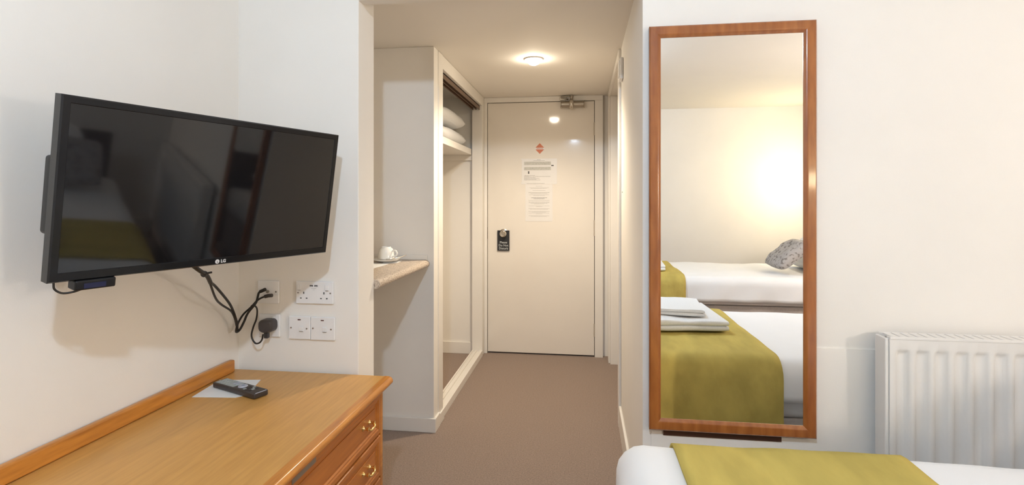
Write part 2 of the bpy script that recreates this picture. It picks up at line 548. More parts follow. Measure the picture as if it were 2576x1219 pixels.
# lower notice
n2 = thing('rules_notice', 'portrait typed notice taped to the door below the landscape one', 'notice', (-0.338, 4.1145, 1.05))
box('sheet', (-0.446, -0.232, 4.1137, 4.1149, 1.05, 1.340), M_notice, n2, bev=0.0004)
bm = bmesh.new()
bd = bmesh.new()
rows = [(1.326, 0.05, 1), (1.314, 0.155, 0), (1.309, 0.13, 0), (1.293, 0.10, 1), (1.278, 0.165, 0), (1.273, 0.165, 0), (1.267, 0.13, 0),
        (1.258, 0.16, 0), (1.252, 0.09, 0), (1.235, 0.125, 2), (1.228, 0.085, 2), (1.215, 0.165, 0), (1.202, 0.165, 0), (1.197, 0.16, 0), (1.191, 0.13, 0),
        (1.186, 0.08, 0), (1.171, 0.165, 0), (1.166, 0.05, 0), (1.150, 0.165, 0), (1.145, 0.14, 0), (1.128, 0.165, 0), (1.122, 0.11, 0), (1.115, 0.165, 0),
        (1.109, 0.05, 0), (1.094, 0.16, 0), (1.089, 0.13, 0)]
for i, (z, w, k) in enumerate(rows):
    text_rows(bd if k == 2 else bm, -0.338, z, w, 0.0028 if k == 2 else 0.002, 4.1137, seed=50 + i)
obj('printed_text', bm, M_ink, n2)['kind'] = 'stuff'
obj('heading_text', bd, M_inkd, n2)['kind'] = 'stuff'

# ------------------------------------------------------------------ built-in wardrobe front and shelf
wd = thing('sliding_wardrobe_front', 'cream painted built-in wardrobe opening with floor track and no doors', 'wardrobe', (-0.815, 3.4, 0))
box('end_post', (-0.862, -0.772, YN + 0.081, 2.852, 0, HK - 0.001), M_trim, wd, bev=0.003)
box('far_post', (-0.858, -0.776, 4.03, 4.0795, 0, HK - 0.001), M_trim, wd, bev=0.003)
box('head_board', (-0.858, -0.775, 2.853, 4.029, 1.955, HK - 0.001), M_trim, wd, bev=0.003)
box('plinth', (-0.7745, -0.764, YN + 0.082, 2.853, 0, 0.06), M_trim, wd, bev=0.003)
bm = bmesh.new()
add_box(bm, -0.855, -0.772, 2.853, 4.029, 0, 0.034, bev=0.002)
for x0, x1 in ((-0.796, -0.772), (-0.826, -0.818), (-0.855, -0.846)):
    add_box(bm, x0, x1, 2.853, 4.029, 0.032, 0.046, bev=0.002)
obj('floor_track', bm, M_trim, wd, smooth=True, angle=40)
bm = bmesh.new()
for x0, x1 in ((-0.80, -0.796), (-0.826, -0.822), (-0.852, -0.848)):
    add_box(bm, x0, x1, 2.853, 4.029, 1.922, 1.9545)
add_box(bm, -0.852, -0.796, 2.853, 4.029, 1.949, 1.9545)
obj('top_track', bm, M_rail, wd)

ws = thing('wardrobe_shelf', 'thick cream shelf inside the wardrobe holding spare pillows', 'shelf', (-1.1, 3.4, 1.57))
box('board', (XN + 0.001, -0.864, YN + 0.081, 4.05, 1.573, 1.618), M_trim, ws, bev=0.002)
box('batten', (XN + 0.001, -0.862, 4.056, 4.079, 1.53, 1.60), M_trim, ws, bev=0.002)
hr = thing('hanging_rail', 'steel clothes rail under the wardrobe shelf', 'rail', (-1.12, 3.4, 1.5))
tube('tube', [(-1.12, 2.762, 1.50), (-1.12, 4.078, 1.50)], 0.012, M_chrome, hr, n=14, smooth_path=False)
boxes('bracket', [(-1.128, -1.112, 3.40, 3.42, 1.50, 1.572)], M_alu, hr)
hg = thing('coat_hanger', 'brown wooden coat hanger on the wardrobe rail', 'hanger', (-1.12, 3.48, 1.33))
bm = bmesh.new()
add_tube(bm, [(-1.36, 3.48, 1.33), (-1.28, 3.48, 1.37), (-1.155, 3.48, 1.425), (-1.04, 3.48, 1.37), (-0.952, 3.48, 1.33)],
         lambda t: 0.010 + 0.004 * math.sin(PI * t), 10)
obj('shoulder_bar', bm, M_hanger, hg, smooth=True)
tube('hook', [(-1.155, 3.48, 1.425), (-1.14, 3.48, 1.465), (-1.135, 3.48, 1.495), (-1.12, 3.48, 1.5145), (-1.106, 3.48, 1.502)], 0.002, M_chrome, hg, n=8)


def pillow_bm(w, d, t, seed=0, n=24, wr=0.012):
    """cushion lying flat: w along x, d along y, base at z=0"""
    bm = bmesh.new()
    g = {}
    for s in (1, -1):
        for i in range(n + 1):
            for j in range(n + 1):
                u, v = 2 * i / n - 1, 2 * j / n - 1
                edge = max(abs(u), abs(v)) > 0.999
                if s < 0 and edge:
                    g[(s, i, j)] = g[(1, i, j)]
                    continue
                k = max(0.0, (1 - abs(u) ** 4.0)) ** 0.5 * max(0.0, (1 - abs(v) ** 4.0)) ** 0.5
                pin = 1 - 0.07 * (1 - abs(u) ** 2) * (abs(v) ** 3)
                pin2 = 1 - 0.07 * (1 - abs(v) ** 2) * (abs(u) ** 3)
                rc_ = 1 - 0.11 * (u * u) * (v * v)
                p = Vector((u * w / 2 * pin2 * rc_, v * d / 2 * pin * rc_, 0))
                q = noise.noise(Vector((u * 2.3 + seed, v * 2.3 - seed, s * 3.0))) * wr
                q += noise.noise(Vector((u * 6 + seed, v * 6, s * 3.0 + seed))) * wr * 0.45
                p.z = t / 2 + s * (t / 2 * k) + q * (0.3 + 0.7 * k) * (1 if s > 0 else 0.0)
                g[(s, i, j)] = bm.verts.new(p)
        for i in range(n):
            for j in range(n):
                f = [g[(s, i, j)], g[(s, i + 1, j)], g[(s, i + 1, j + 1)], g[(s, i, j + 1)]]
                bm.faces.new(f if s > 0 else f[::-1])
    return bm


def pillow(name, label, cat, w, d, t, mtx, m, group=None, seed=0, wr=0.012):
    o = obj(name, pillow_bm(w, d, t, seed, wr=wr), m, smooth=True)
    o.matrix_world = mtx
    return tag(o, label, cat, group)


T = Matrix.Translation
pillow('spare_pillow', 'white spare pillow lying directly on the wardrobe shelf', 'pillow', 0.50, 0.74, 0.112,
       T((-1.115, 3.655, 1.6185)), M_duvet, 'spare pillows in the wardrobe', 1)
pillow('spare_pillow', 'white spare pillow on top of the other in the wardrobe', 'pillow', 0.50, 0.76, 0.118,
       T((-1.115, 3.62, 1.7425)), M_duvet, 'spare pillows in the wardrobe', 4)

# ------------------------------------------------------------------ kitchenette shelf in the niche
ks = thing('worktop_shelf', 'beige speckled laminate worktop fitted across the corridor niche', 'shelf', (-1.1, 2.34, 0.87))
bm = bmesh.new()
prof = [(XN + 0.001, 0.868), (-0.815, 0.868), (-0.805, 0.871), (-0.799, 0.878), (-0.798, 0.888), (-0.802, 0.897), (-0.812, 0.903), (-0.83, 0.905), (XN + 0.001, 0.905)]
A = [bm.verts.new((x, 1.998, z)) for x, z in prof]
B = [bm.verts.new((x, YN - 0.001, z)) for x, z in prof]
bm.faces.new(A)
bm.faces.new(B[::-1])
for k in range(len(prof)):
    bm.faces.new((A[k], B[k], B[(k + 1) % len(prof)], A[(k + 1) % len(prof)]))
obj('worktop', bm, M_lam, ks, smooth=True, angle=40)
box('sealing_strip', (XN + 0.001, -0.81, YN - 0.008, YN - 0.001, 0.905, 0.931), M_trim, ks, bev=0.002)

CX, CY = -0.985, 2.545
sc = lathe('saucer', [(0, 0.909), (0.030, 0.909), (0.034, 0.9075), (0.038, 0.910), (0.060, 0.917), (0.069, 0.922), (0.070, 0.9245), (0.066, 0.9245), (0.040, 0.9165), (0, 0.9155)],
           M_china, None, n=48, mtx=T((CX, CY, 0)))
tag(sc, 'white china saucer under the upturned cup on the worktop', 'saucer')
cp = thing('coffee_cup', 'white china cup turned upside down on its saucer', 'cup', (CX, CY, 0.917))
lathe('bowl', [(0.036, 0.9245), (0.0415, 0.9245), (0.0405, 0.94), (0.038, 0.958), (0.033, 0.974), (0.0245, 0.981), (0.0235, 0.985), (0.021, 0.985), (0.020, 0.979), (0, 0.979)],
      M_china, cp, n=40, mtx=T((CX, CY, 0)))
tube('handle', [(CX + 0.036, CY - 0.01, 0.964), (CX + 0.054, CY - 0.014, 0.966), (CX + 0.063, CY - 0.016, 0.954), (CX + 0.057, CY - 0.015, 0.941), (CX + 0.038, CY - 0.01, 0.937)], 0.0042, M_china, cp, n=12)
sp = thing('teaspoon', 'small steel teaspoon resting on the saucer rim beside the cup', 'spoon', (CX + 0.07, CY, 0.925))
tube('stem', [(CX + 0.035, CY - 0.045, 0.927), (CX + 0.066, CY + 0.01, 0.9295), (CX + 0.085, CY + 0.06, 0.937)], 0.0022, M_chrome, sp, n=8)
bm = bmesh.new()
add_lathe(bm, [(0, -0.003), (0.006, -0.002), (0.010, 0.0), (0.0095, 0.001), (0.005, -0.0005), (0, -0.001)], 20,
          T((CX + 0.028, CY - 0.055, 0.9275)) @ Matrix.Rotation(math.radians(30), 4, 'Z') @ Matrix.Diagonal((0.8, 1.5, 1, 1)))
obj('spoon_bowl', bm, M_chrome, sp, smooth=True)


def flat_sheet(name, pts, z, t, m, parent=None, label=None, cat=None):
    bm = bmesh.new()
    A = [bm.verts.new((x, y, z)) for x, y in pts]
    B = [bm.verts.new((x, y, z + t)) for x, y in pts]
    bm.faces.new(A[::-1])
    bm.faces.new(B)
    for k in range(len(pts)):
        bm.faces.new((A[k], A[(k + 1) % len(pts)], B[(k + 1) % len(pts)], B[k]))
    o = obj(name, bm, m, parent)
    if label:
        tag(o, label, cat)
    return o


flat_sheet('napkin', [(-0.985, 2.50), (-0.918, 2.52), (-0.925, 2.62), (-0.995, 2.60)], 0.9055, 0.0015, M_paper, None,
           'white paper napkin folded under the saucer edge', 'napkin')
flat_sheet('leaflet', [(-1.16, 2.40), (-0.955, 2.30), (-0.945, 2.475), (-1.03, 2.525)], 0.9055, 0.001, M_paper, None,
           'white leaflet lying on the worktop in front of the saucer', 'leaflet')

# wall hair dryer in the niche, only its edge shows past the wall end
hd = thing('hair_dryer', 'white wall hair dryer in its holder above the worktop', 'hair dryer', (-1.15, 2.64, 1.18))
box('holder', (-1.19, -1.108, 2.625, 2.679, 1.185, 1.235), M_whitepl, hd, bev=0.008)
bm = bmesh.new()
add_lathe(bm, [(0, 0), (0.020, 0.0), (0.026, 0.012), (0.028, 0.05), (0.033, 0.075), (0.030, 0.09), (0, 0.094)], 24, T((-1.135, 2.62, 1.21)))
obj('dryer_body', bm, M_whitepl, hd, smooth=True, angle=50)
tube('handle', [(-1.15, 2.62, 1.28), (-1.20, 2.61, 1.25), (-1.225, 2.61, 1.17)], 0.015, M_whitepl, hd, n=14)

# ------------------------------------------------------------------ corridor ceiling downlight
dl = thing('downlight', 'round lit downlight in the corridor ceiling', 'downlight', (-0.277, 3.0, HK))
lathe('bezel_ring', [(0.041, -0.001), (0.042, -0.006), (0.052, -0.006), (0.056, -0.002), (0.056, 0.0), (0.041, 0.0)], M_whitepl, dl, n=40, mtx=T((-0.277, 3.0, HK - 0.0005)))
lathe('lamp_face', [(0, -0.036), (0.014, -0.0345), (0.026, -0.029), (0.036, -0.018), (0.040, -0.005), (0.040, -0.001), (0, -0.001)], M_bulbdown, dl, n=36, mtx=T((-0.277, 3.0, HK - 0.001)))
ld = bpy.data.lights.new('downlight_beam', 'SPOT')
ld.energy = SPOT_W
ld.color = (1.0, 0.855, 0.66)
ld.spot_size = math.radians(150)
ld.spot_blend = 0.75
ld.shadow_soft_size = 0.03
lo = bpy.data.objects.new('downlight_beam', ld)
COL.objects.link(lo)
lo.location = (-0.277, 3.0, HK - 0.062)
lo.rotation_euler = (math.radians(5), 0, 0)
lo.parent = dl
lo.matrix_parent_inverse = T(-dl.location)

# small sensor box above the bathroom architrave, and a screw
sb = thing('wall_sensor', 'small white rounded box high on the corridor wall beside the bathroom doorway', 'sensor', (XC, 2.74, 1.83))
box('housing', (XC - 0.018, XC - 0.0005, 2.70, 2.79, 1.835, 1.945), M_whitepl, sb, bev=0.006, seg=3)
box('cover', (XC - 0.023, XC - 0.017, 2.712, 2.778, 1.85, 1.93), M_whitepl, sb, bev=0.002)
lathe('wall_screw', [(0, 0), (0.004, 0), (0.0035, 0.002), (0, 0.0025)], M_steelscrew, None, n=12, mtx=T((XC, 2.765, 1.261)) @ Matrix.Rotation(-PI / 2, 4, 'Y'))
tag(bpy.data.objects['wall_screw'], 'tiny screw head in the corridor wall', 'screw')

# ------------------------------------------------------------------ dresser
DY0, DY1 = 0.30, 1.826
dr = thing('chest_of_drawers', 'long orange oak dresser with a tan veneer top and back rail', 'dresser', (-1.0, 1.06, 0))
box('top_panel', (-1.302, -0.712, DY0, DY1, 0.556, 0.583), M_veneer, dr, bev=0.001)
# moulded front edging
bm = bmesh.new()
prof = [(-0.712, 0.556), (-0.690, 0.556), (-0.684, 0.5585), (-0.681, 0.564), (-0.6815, 0.572), (-0.686, 0.579), (-0.694, 0.5828), (-0.712, 0.5835)]
A = [bm.verts.new((x, DY0, z)) for x, z in prof]
B = [bm.verts.new((x, DY1, z)) for x, z in prof]
bm.faces.new(A)
bm.faces.new(B[::-1])
for k in range(len(prof)):
    bm.faces.new((A[k], B[k], B[(k + 1) % len(prof)], A[(k + 1) % len(prof)]))
obj('front_edging', bm, M_oak, dr, smooth=True, angle=50)
# back rail with a rounded end
bm = bmesh.new()
add_box(bm, -1.3025, -1.281, DY0, 1.797, 0.583, 0.629, bev=0.006, seg=3)
obj('back_rail', bm, M_oak, dr, smooth=True, angle=50)
# carcass
box('side_panel', (-1.30, -0.72, 1.76, 1.782, 0.0, 0.5555), M_oakfront, dr, bev=0.002)
box('side_panel', (-1.30, -0.72, 0.34, 0.362, 0.0, 0.5555), M_oakfront, dr, bev=0.002)
box('back_panel', (-1.30, -1.29, 0.362, 1.76, 0.04, 0.5555), M_oakfront, dr)
box('gap_shade_core', (-1.289, -0.735, 0.363, 1.759, 0.05, 0.548), M_dark, dr)  # near-black filler block, paints the shade seen between drawer fronts
box('front_stile', (-0.735, -0.702, 1.7605, 1.782, 0.0, 0.5555), M_oak, dr, bev=0.002)
box('front_stile', (-0.735, -0.702, 0.34, 0.3615, 0.0, 0.5555), M_oak, dr, bev=0.002)
box('front_stile', (-0.735, -0.702, 1.052, 1.070, 0.0, 0.5555), M_oak, dr, bev=0.002)
box('plinth', (-0.76, -0.735, 0.362, 1.76, 0.0, 0.049), M_oakfront, dr)


def drawer(y0, y1, z0, z1, label_plate=False):
    bm = bmesh.new()
    xf = -0.7
    # moulded border, recessed centre panel
    ins = [(0.0, xf - 0.006), (0.003, xf), (0.018, xf), (0.022, xf - 0.003), (0.026, xf - 0.003), (0.030, xf - 0.007), (0.034, xf - 0.007)]
    rings = []
    back = [bm.verts.new((-0.733, y, z)) for y, z in ((y0, z0), (y1, z0), (y1, z1), (y0, z1))]
    rings.append(back)
    for i, x in ins:
        rings.append([bm.verts.new((x, y, z)) for y, z in ((y0 + i, z0 + i), (y1 - i, z0 + i), (y1 - i, z1 - i), (y0 + i, z1 - i))])
    for a, b in zip(rings, rings[1:]):
        for k in range(4):
            bm.faces.new((a[k], a[(k + 1) % 4], b[(k + 1) % 4], b[k]))
    bm.faces.new(rings[-1])
    bm.faces.new(back[::-1])
    d = obj('drawer', bm, M_oakfront, dr)
    box('raised_panel', (-0.7068, -0.7042, y0 + 0.04, y1 - 0.04, z0 + 0.04, z1 - 0.04), M_oakfront, d, bev=0.001)
    zc = (z0 + z1) / 2
    for yc in (y1 - 0.118, y0 + 0.118):
        hb = bmesh.new()
        for s in (-1, 1):
            add_lathe(hb, [(0, 0), (0.009, 0), (0.009, 0.002), (0.005, 0.004), (0.004, 0.014), (0.0065, 0.017), (0.0065, 0.021), (0, 0.024)], 18,
                      T((-0.7042, yc + s * 0.024, zc + 0.004)) @ Matrix.Rotation(PI / 2, 4, 'Y'))
        add_tube(hb, [(-0.684, yc - 0.024, zc + 0.004), (-0.681, yc - 0.020, zc - 0.001), (-0.680, yc - 0.010, zc - 0.004), (-0.680, yc, zc - 0.003),
                      (-0.680, yc + 0.010, zc - 0.004), (-0.681, yc + 0.020, zc - 0.001), (-0.684, yc + 0.024, zc + 0.004)],
                 lambda t: 0.0032 + 0.0018 * math.sin(PI * t) ** 2, 10, 5)
        obj('handle', hb, M_brass, d, smooth=True, angle=60)
    if label_plate:
        box('label_plate', (-0.701, -0.6988, 1.19, 1.306, z1 - 0.0185, z1 - 0.0045), M_alu, d)


for (ya, yb) in ((1.073, 1.758), (0.365, 1.049)):
    drawer(ya, yb, 0.408, 0.549, label_plate=ya > 1)
    drawer(ya, yb, 0.259, 0.402)
    drawer(ya, yb, 0.055, 0.253)

# paper and remote on the dresser
flat_sheet('paper_sheet', [(-1.255, 1.545), (-1.112, 1.560), (-1.090, 1.585), (-1.132, 1.726), (-1.275, 1.705)], 0.5836, 0.0008, M_paper, None,
           'white sheet of paper under the remote control on the dresser', 'paper')
# remote control
ra = Vector((-1.03, 1.573, 0)) - Vector((-1.238, 1.655, 0))
L = ra.length
ang = math.atan2(ra.y, ra.x)
mc = T((-1.134, 1.614, 0.5846)) @ Matrix.Rotation(ang, 4, 'Z')
rc = thing('remote_control', 'dark tv remote control with a grey keypad lying on paper', 'remote', None, mtx=mc)
bm = bmesh.new()
add_box(bm, -L / 2, L / 2, -0.026, 0.026, 0, 0.019, bev=0.005, seg=3)
obj('case', bm, M_remote, rc, smooth=True, angle=50)
box('keypad_plate', (-L / 2 + 0.010, -0.005, -0.021, 0.021, 0.0185, 0.0198), M_lens, rc, bev=0.0005)
for ix in range(7):
    for iy in range(3):
        bm = bmesh.new()
        add_box(bm, -L / 2 + 0.016 + ix * 0.0125, -L / 2 + 0.025 + ix * 0.0125, -0.0175 + iy * 0.0125, -0.0075 + iy * 0.0125, 0.0195, 0.0212, bev=0.0006)
        obj('button', bm, M_button if (ix in (5, 6) and iy) else M_lens, rc, smooth=True, angle=40)
lathe('navigation_ring', [(0.006, 0), (0.006, 0.0035), (0.014, 0.0035), (0.016, 0)], M_button, rc, n=28, mtx=T((0.016, 0.0, 0.0185)))
for ix in range(3):
    for iy in range(3):
        box('button', (0.040 + ix * 0.013, 0.049 + ix * 0.013, -0.0175 + iy * 0.0125, -0.0085 + iy * 0.0125, 0.0185, 0.0205), M_lens if (ix + iy) % 3 == 0 else M_remote, rc, bev=0.0006)
box('silver_trim', (L / 2 - 0.0035, L / 2 - 0.001, -0.020, 0.020, 0.0165, 0.0185), M_button, rc, bev=0.0005)

# ------------------------------------------------------------------ television
r2 = Vector((0.3310418, 0.9436078, -0.00395626)).normalized()
u3 = Vector((0.14044224, -0.04512391, 0.98906006)).normalized()
N = Vector((0.93310627, -0.32797585, -0.14746029)).normalized()
q = Vector((-0.9825, 1.3418, 1.2433))
TM = Matrix(((r2.x, -N.x, u3.x, q.x), (r2.y, -N.y, u3.y, q.y), (r2.z, -N.z, u3.z, q.z), (0, 0, 0, 1)))
TW, TH = 0.779, 0.409
tv = thing('television', 'flat black television tilted forward on the wall above the dresser', 'television', None, mtx=TM)
w2, h2 = TW / 2, TH / 2
# bezel ring with moulded profile
bm = bmesh.new()
bez = [(0.0, 0.030), (0.0, 0.004), (0.003, 0.0), (0.016, 0.0), (0.0175, 0.0022)]
rings = []
for i, d in bez:
    ib = i if i < 0.005 else i + 0.004
    rings.append([bm.verts.new((x, d, z)) for x, z in ((-w2 + i, -h2 + ib), (w2 - i, -h2 + ib), (w2 - i, h2 - i), (-w2 + i, h2 - i))])
for a, b in zip(rings, rings[1:]):
    for k in range(4):
        bm.faces.new((a[k], a[(k + 1) % 4], b[(k + 1) % 4], b[k]))
bm.faces.new(rings[0][::-1])
bz = obj('bezel', bm, M_bezel, tv)
box('screen', (-w2 + 0.0165, w2 - 0.0165, 0.0018, 0.004, -h2 + 0.0205, h2 - 0.0165), M_screen, tv)
bm = bmesh.new()
add_box(bm, -w2 + 0.05, w2 - 0.05, 0.029, 0.062, -h2 + 0.03, h2 - 0.05, bev=0.012, seg=3)
obj('back_cover', bm, M_blackpl, tv, smooth=True, angle=50)
box('side_housing', (-w2 + 0.004, -w2 + 0.06, 0.0295, 0.068, -0.105, 0.070), M_blackpl, tv, bev=0.008, seg=3)
# emblem and lettering
bm = bmesh.new()
add_lathe(bm, [(0, -0.0006), (0.0062, -0.0006), (0.0062, 0.0004), (0, 0.0004)], 28, T((-0.008, -0.0003, -0.1945)) @ Matrix.Rotation(PI / 2, 4, 'X'))
em = obj('logo_emblem', bm, M_logo, tv)
boxes('logo_detail', [(-0.0086, -0.0078, -0.0013, -0.0008, -0.1975, -0.1925), (-0.0082, -0.0052, -0.0013, -0.0008, -0.1977, -0.1970)], M_bezel, em)
text_part('logo_lettering', 'LG', 0.0125, M_logo, T((0.0095, -0.0008, -0.1945)) @ Matrix.Rotation(PI / 2, 4, 'X'), tv, 0.0003, bold=0.0004)
# wall bracket from the wall to the back of the set
wb = thing('tv_wall_bracket', 'black articulated bracket fixed to the wall behind the television', 'bracket', (-1.29, 1.45, 1.24))
box('wall_plate', (-1.304, -1.296, 1.36, 1.54, 1.12, 1.36), M_blackpl, wb, bev=0.002)
pB = q - N * 0.066
tube('arm', [(-1.296, 1.45, 1.24), (-1.20, 1.46, 1.24), tuple(pB - N * 0.014)], 0.018, M_blackpl, wb, n=14, smooth_path=False)
bm = bmesh.new()
add_box(bm, -0.11, 0.11, 0.0625, 0.0665, -0.11, 0.09, bev=0.002, mtx=TM)
obj('tv_plate', bm, M_blackpl, wb)

# small receiver box below the set, with its loop of flex
bm = bmesh.new()
rx = thing('receiver_box', 'small black receiver box hung under the corner of the television', 'receiver', None,
           mtx=TM @ T((-0.299, 0.012, -0.214)))
box('case', (-0.041, 0.041, -0.014, 0.02, -0.014, 0.0095), M_blackpl, rx, bev=0.004, seg=3)
box('display_window', (-0.024, 0.02, -0.0146, -0.0138, -0.010, 0.002), M_led, rx)
tube('flex', [(-0.070, 0.012, 0.004), (-0.068, 0.010, -0.010), (-0.055, 0.006, -0.020), (-0.036, 0.002, -0.019), (-0.018, 0.004, -0.0150)], 0.0023, M_cable, rx, n=8)

# cables from the set down to the sockets
cbl = thing('tv_cable_bundle', 'black tv leads drooping into the corner and splitting to connectors', 'cables', (-1.2, 1.6, 0.74))
tube('bundle', [tuple(TM @ Vector((-0.07, 0.052, -0.190))), (-1.085, 1.362, 1.024), (-1.1, 1.414, 1.0), (-1.12, 1.456, 0.972)], 0.0062, M_cable, cbl)
tube('cable_tie', [(-1.094, 1.392, 1.006), (-1.095, 1.401, 1.008)], 0.0085, M_cable, cbl, smooth_path=False)
tube('cable_tie', [(-1.092, 1.395, 1.008), (-1.082, 1.412, 1.010)], 0.003, M_cable, cbl, smooth_path=False)
tube('lead', [(-1.12, 1.456, 0.972), (-1.146, 1.508, 0.954), (-1.172, 1.579, 0.913), (-1.199, 1.65, 0.869), (-1.225, 1.704, 0.834), (-1.237, 1.736, 0.799),
              (-1.25, 1.763, 0.768), (-1.262, 1.775, 0.738), (-1.260, 1.792, 0.741), (-1.249, 1.80, 0.768), (-1.233, 1.80, 0.801), (-1.207, 1.805, 0.835),
              (-1.206, 1.815, 0.849), (-1.199, 1.815, 0.874), (-1.19, 1.815, 0.882)], 0.0042, M_cable, cbl)
tube('lead', [(-1.12, 1.454, 0.970), (-1.155, 1.524, 0.912), (-1.19, 1.597, 0.876), (-1.225, 1.695, 0.832), (-1.241, 1.738, 0.795), (-1.256, 1.768, 0.762),
              (-1.264, 1.785, 0.744), (-1.276, 1.805, 0.761), (-1.258, 1.81, 0.794), (-1.227, 1.81, 0.822), (-1.208, 1.815, 0.844), (-1.19, 1.815, 0.856), (-1.172, 1.815, 0.863)],
     0.0036, M_cable, cbl)
tube('connector', [(-1.193, 1.815, 0.880), (-1.172, 1.815, 0.889)], 0.0065, M_cable, cbl, smooth_path=False)
tube('connector', [(-1.174, 1.815, 0.862), (-1.160, 1.815, 0.8655), (-1.145, 1.815, 0.867)], 0.0068, M_remote, cbl, smooth_path=False)
pg = thing('mains_plug', 'black mains plug on a looped flex in the single wall socket', 'plug', (-1.167, 1.80, 0.71))
tube('flex', [(-1.216, 1.788, 0.822), (-1.206, 1.790, 0.834), (-1.193, 1.795, 0.821), (-1.198, 1.80, 0.784), (-1.211, 1.80, 0.75), (-1.218, 1.80, 0.717),
              (-1.204, 1.80, 0.692), (-1.187, 1.80, 0.693), (-1.176, 1.80, 0.706), (-1.172, 1.80, 0.725)], 0.0031, M_cable, pg)
bm = bmesh.new()
NP = 28
pts = []
for k in range(NP):
    a_ = 2 * PI * k / NP
    ca, sa = math.cos(a_), math.sin(a_)
    n_ = 3.6 if sa > 0 else 2.7
    pts.append((0.0285 * math.copysign(abs(ca) ** (2 / n_), ca), 0.0245 * math.copysign(abs(sa) ** (2 / n_), sa)))
rings = [[bm.verts.new((-1.168 + x * sc_, y, 0.752 + z * sc_)) for x, z in pts] for y, sc_ in ((1.8405, 1.0), (1.815, 1.0), (1.806, 0.95), (1.801, 0.82))]
for a, b in zip(rings, rings[1:]):
    for k in range(NP):
        bm.faces.new((a[k], a[(k + 1) % NP], b[(k + 1) % NP], b[k]))
bm.faces.new(rings[0])
bm.faces.new(rings[-1][::-1])
obj('plug_body', bm, M_remote, pg, smooth=True, angle=50)
box('cord_grip', (-1.178, -1.162, 1.812, 1.828, 0.706, 0.728), M_remote, pg, bev=0.003)
tube('orange_lead', [tuple(TM @ Vector(p)) for p in ((-0.05, 0.05, -0.186), (-0.045, 0.05, -0.203), (-0.015, 0.05, -0.212), (0.02, 0.05, -0.2125), (0.05, 0.05, -0.204), (0.058, 0.05, -0.186))], 0.0026, M_orange)
tag(bpy.data.objects['orange_lead'], 'thin orange lead dipping below the bottom of the television', 'cable')

# ------------------------------------------------------------------ electrical plates
YW = YF - 0.0005


def plate(name, label, x0, x1, z0, z1, cat='socket', group=None):
    t = thing(name, label, cat, ((x0 + x1) / 2, YF, z0), group)
    box('faceplate', (x0, x1, YF - 0.0095, YW, z0, z1), M_whitepl, t, bev=0.003, seg=3)
    return t


def screw(t, x, z):
    lathe('screw', [(0, 0), (0.0032, 0), (0.0028, 0.0012), (0, 0.0014)], M_steelscrew, t, n=12, mtx=T((x, YF - 0.0095, z)) @ Matrix.Rotation(PI / 2, 4, 'X'))


yf = YF - 0.0095
s1 = plate('double_socket', 'white double wall socket with two usb ports', -1.066, -0.918, 0.834, 0.918)
screw(s1, -1.057, 0.875)
screw(s1, -0.929, 0.875)
for xr in (-1.051, -0.941):
    box('rocker_switch', (xr - 0.0075, xr + 0.0075, yf - 0.0035, yf, 0.885, 0.906), M_whitepl, s1, bev=0.001)
    boxes('rocker_mark', [(xr - 0.006, xr + 0.006, yf - 0.0039, yf - 0.0034, 0.8845, 0.8858)], M_slot, s1)
for xc in (-1.034, -0.954):
    boxes('pin_slot', [(xc - 0.002, xc + 0.002, yf - 0.0004, yf, 0.871, 0.879)], M_slot, s1)
    boxes('pin_slot', [(xc - 0.0145, xc - 0.0085, yf - 0.0004, yf, 0.853, 0.857)], M_slot, s1)
    boxes('pin_slot', [(xc + 0.0085, xc + 0.0145, yf - 0.0004, yf, 0.853, 0.857)], M_slot, s1)
for xc in (-1.0035, -0.9855):
    box('usb_port', (xc - 0.0065, xc + 0.0065, yf - 0.0006, yf, 0.8985, 0.9045), M_slot, s1)
    box('usb_tongue', (xc - 0.005, xc + 0.005, yf - 0.0009, yf - 0.0005, 0.8993, 0.9005), M_whitepl, s1)
boxes('usb_print', [(-1.0045, -0.9845, yf - 0.0003, yf, 0.8915, 0.8925), (-0.999, -0.990, yf - 0.0003, yf, 0.8865, 0.8872)], M_ink, s1)
for i, (x0, x1, lab) in enumerate(((-1.095, -1.0085, 'white switched fuse plate with neon beside the single socket'),
                                   (-1.0075, -0.912, 'white switched fuse plate with neon nearest the corridor corner'))):
    s2 = plate('switched_spur', lab, x0, x1, 0.700 - 0.001 * i, 0.786 - 0.001 * i, 'switch', 'pair of switched fuse plates')
    xm = (x0 + x1) / 2
    screw(s2, x0 + 0.010, 0.743)
    screw(s2, x1 - 0.014, 0.741)
    box('neon_window', (xm - 0.0065, xm + 0.0055, yf - 0.0006, yf, 0.7715, 0.7755), M_red, s2)
    box('rocker_switch', (xm + 0.001, xm + 0.018, yf - 0.004, yf, 0.731, 0.749), M_whitepl, s2, bev=0.001)
    boxes('rocker_mark', [(xm + 0.002, xm + 0.017, yf - 0.0043, yf - 0.0038, 0.7305, 0.7318)], M_slot, s2)
s3 = plate('single_socket', 'white single wall socket holding the black plug', -1.216, -1.131, 0.705, 0.791)
screw(s3, -1.142, 0.748)
screw(s3, -1.206, 0.748)
box('rocker_switch', (-1.160, -1.146, yf - 0.0035, yf, 0.776, 0.786), M_whitepl, s3, bev=0.001)
s4 = plate('aerial_outlet', 'white aerial outlet plate in the shadow below the television', -1.221, -1.135, 0.831, 0.917)
screw(s4, -1.146, 0.876)
screw(s4, -1.211, 0.876)
lathe('coax_port', [(0.003, 0), (0.006, 0), (0.006, 0.004), (0.0045, 0.004), (0.0045, 0.001), (0, 0.001)], M_alu, s4, n=16, mtx=T((-1.178, yf, 0.876)) @ Matrix.Rotation(PI / 2, 4, 'X'))

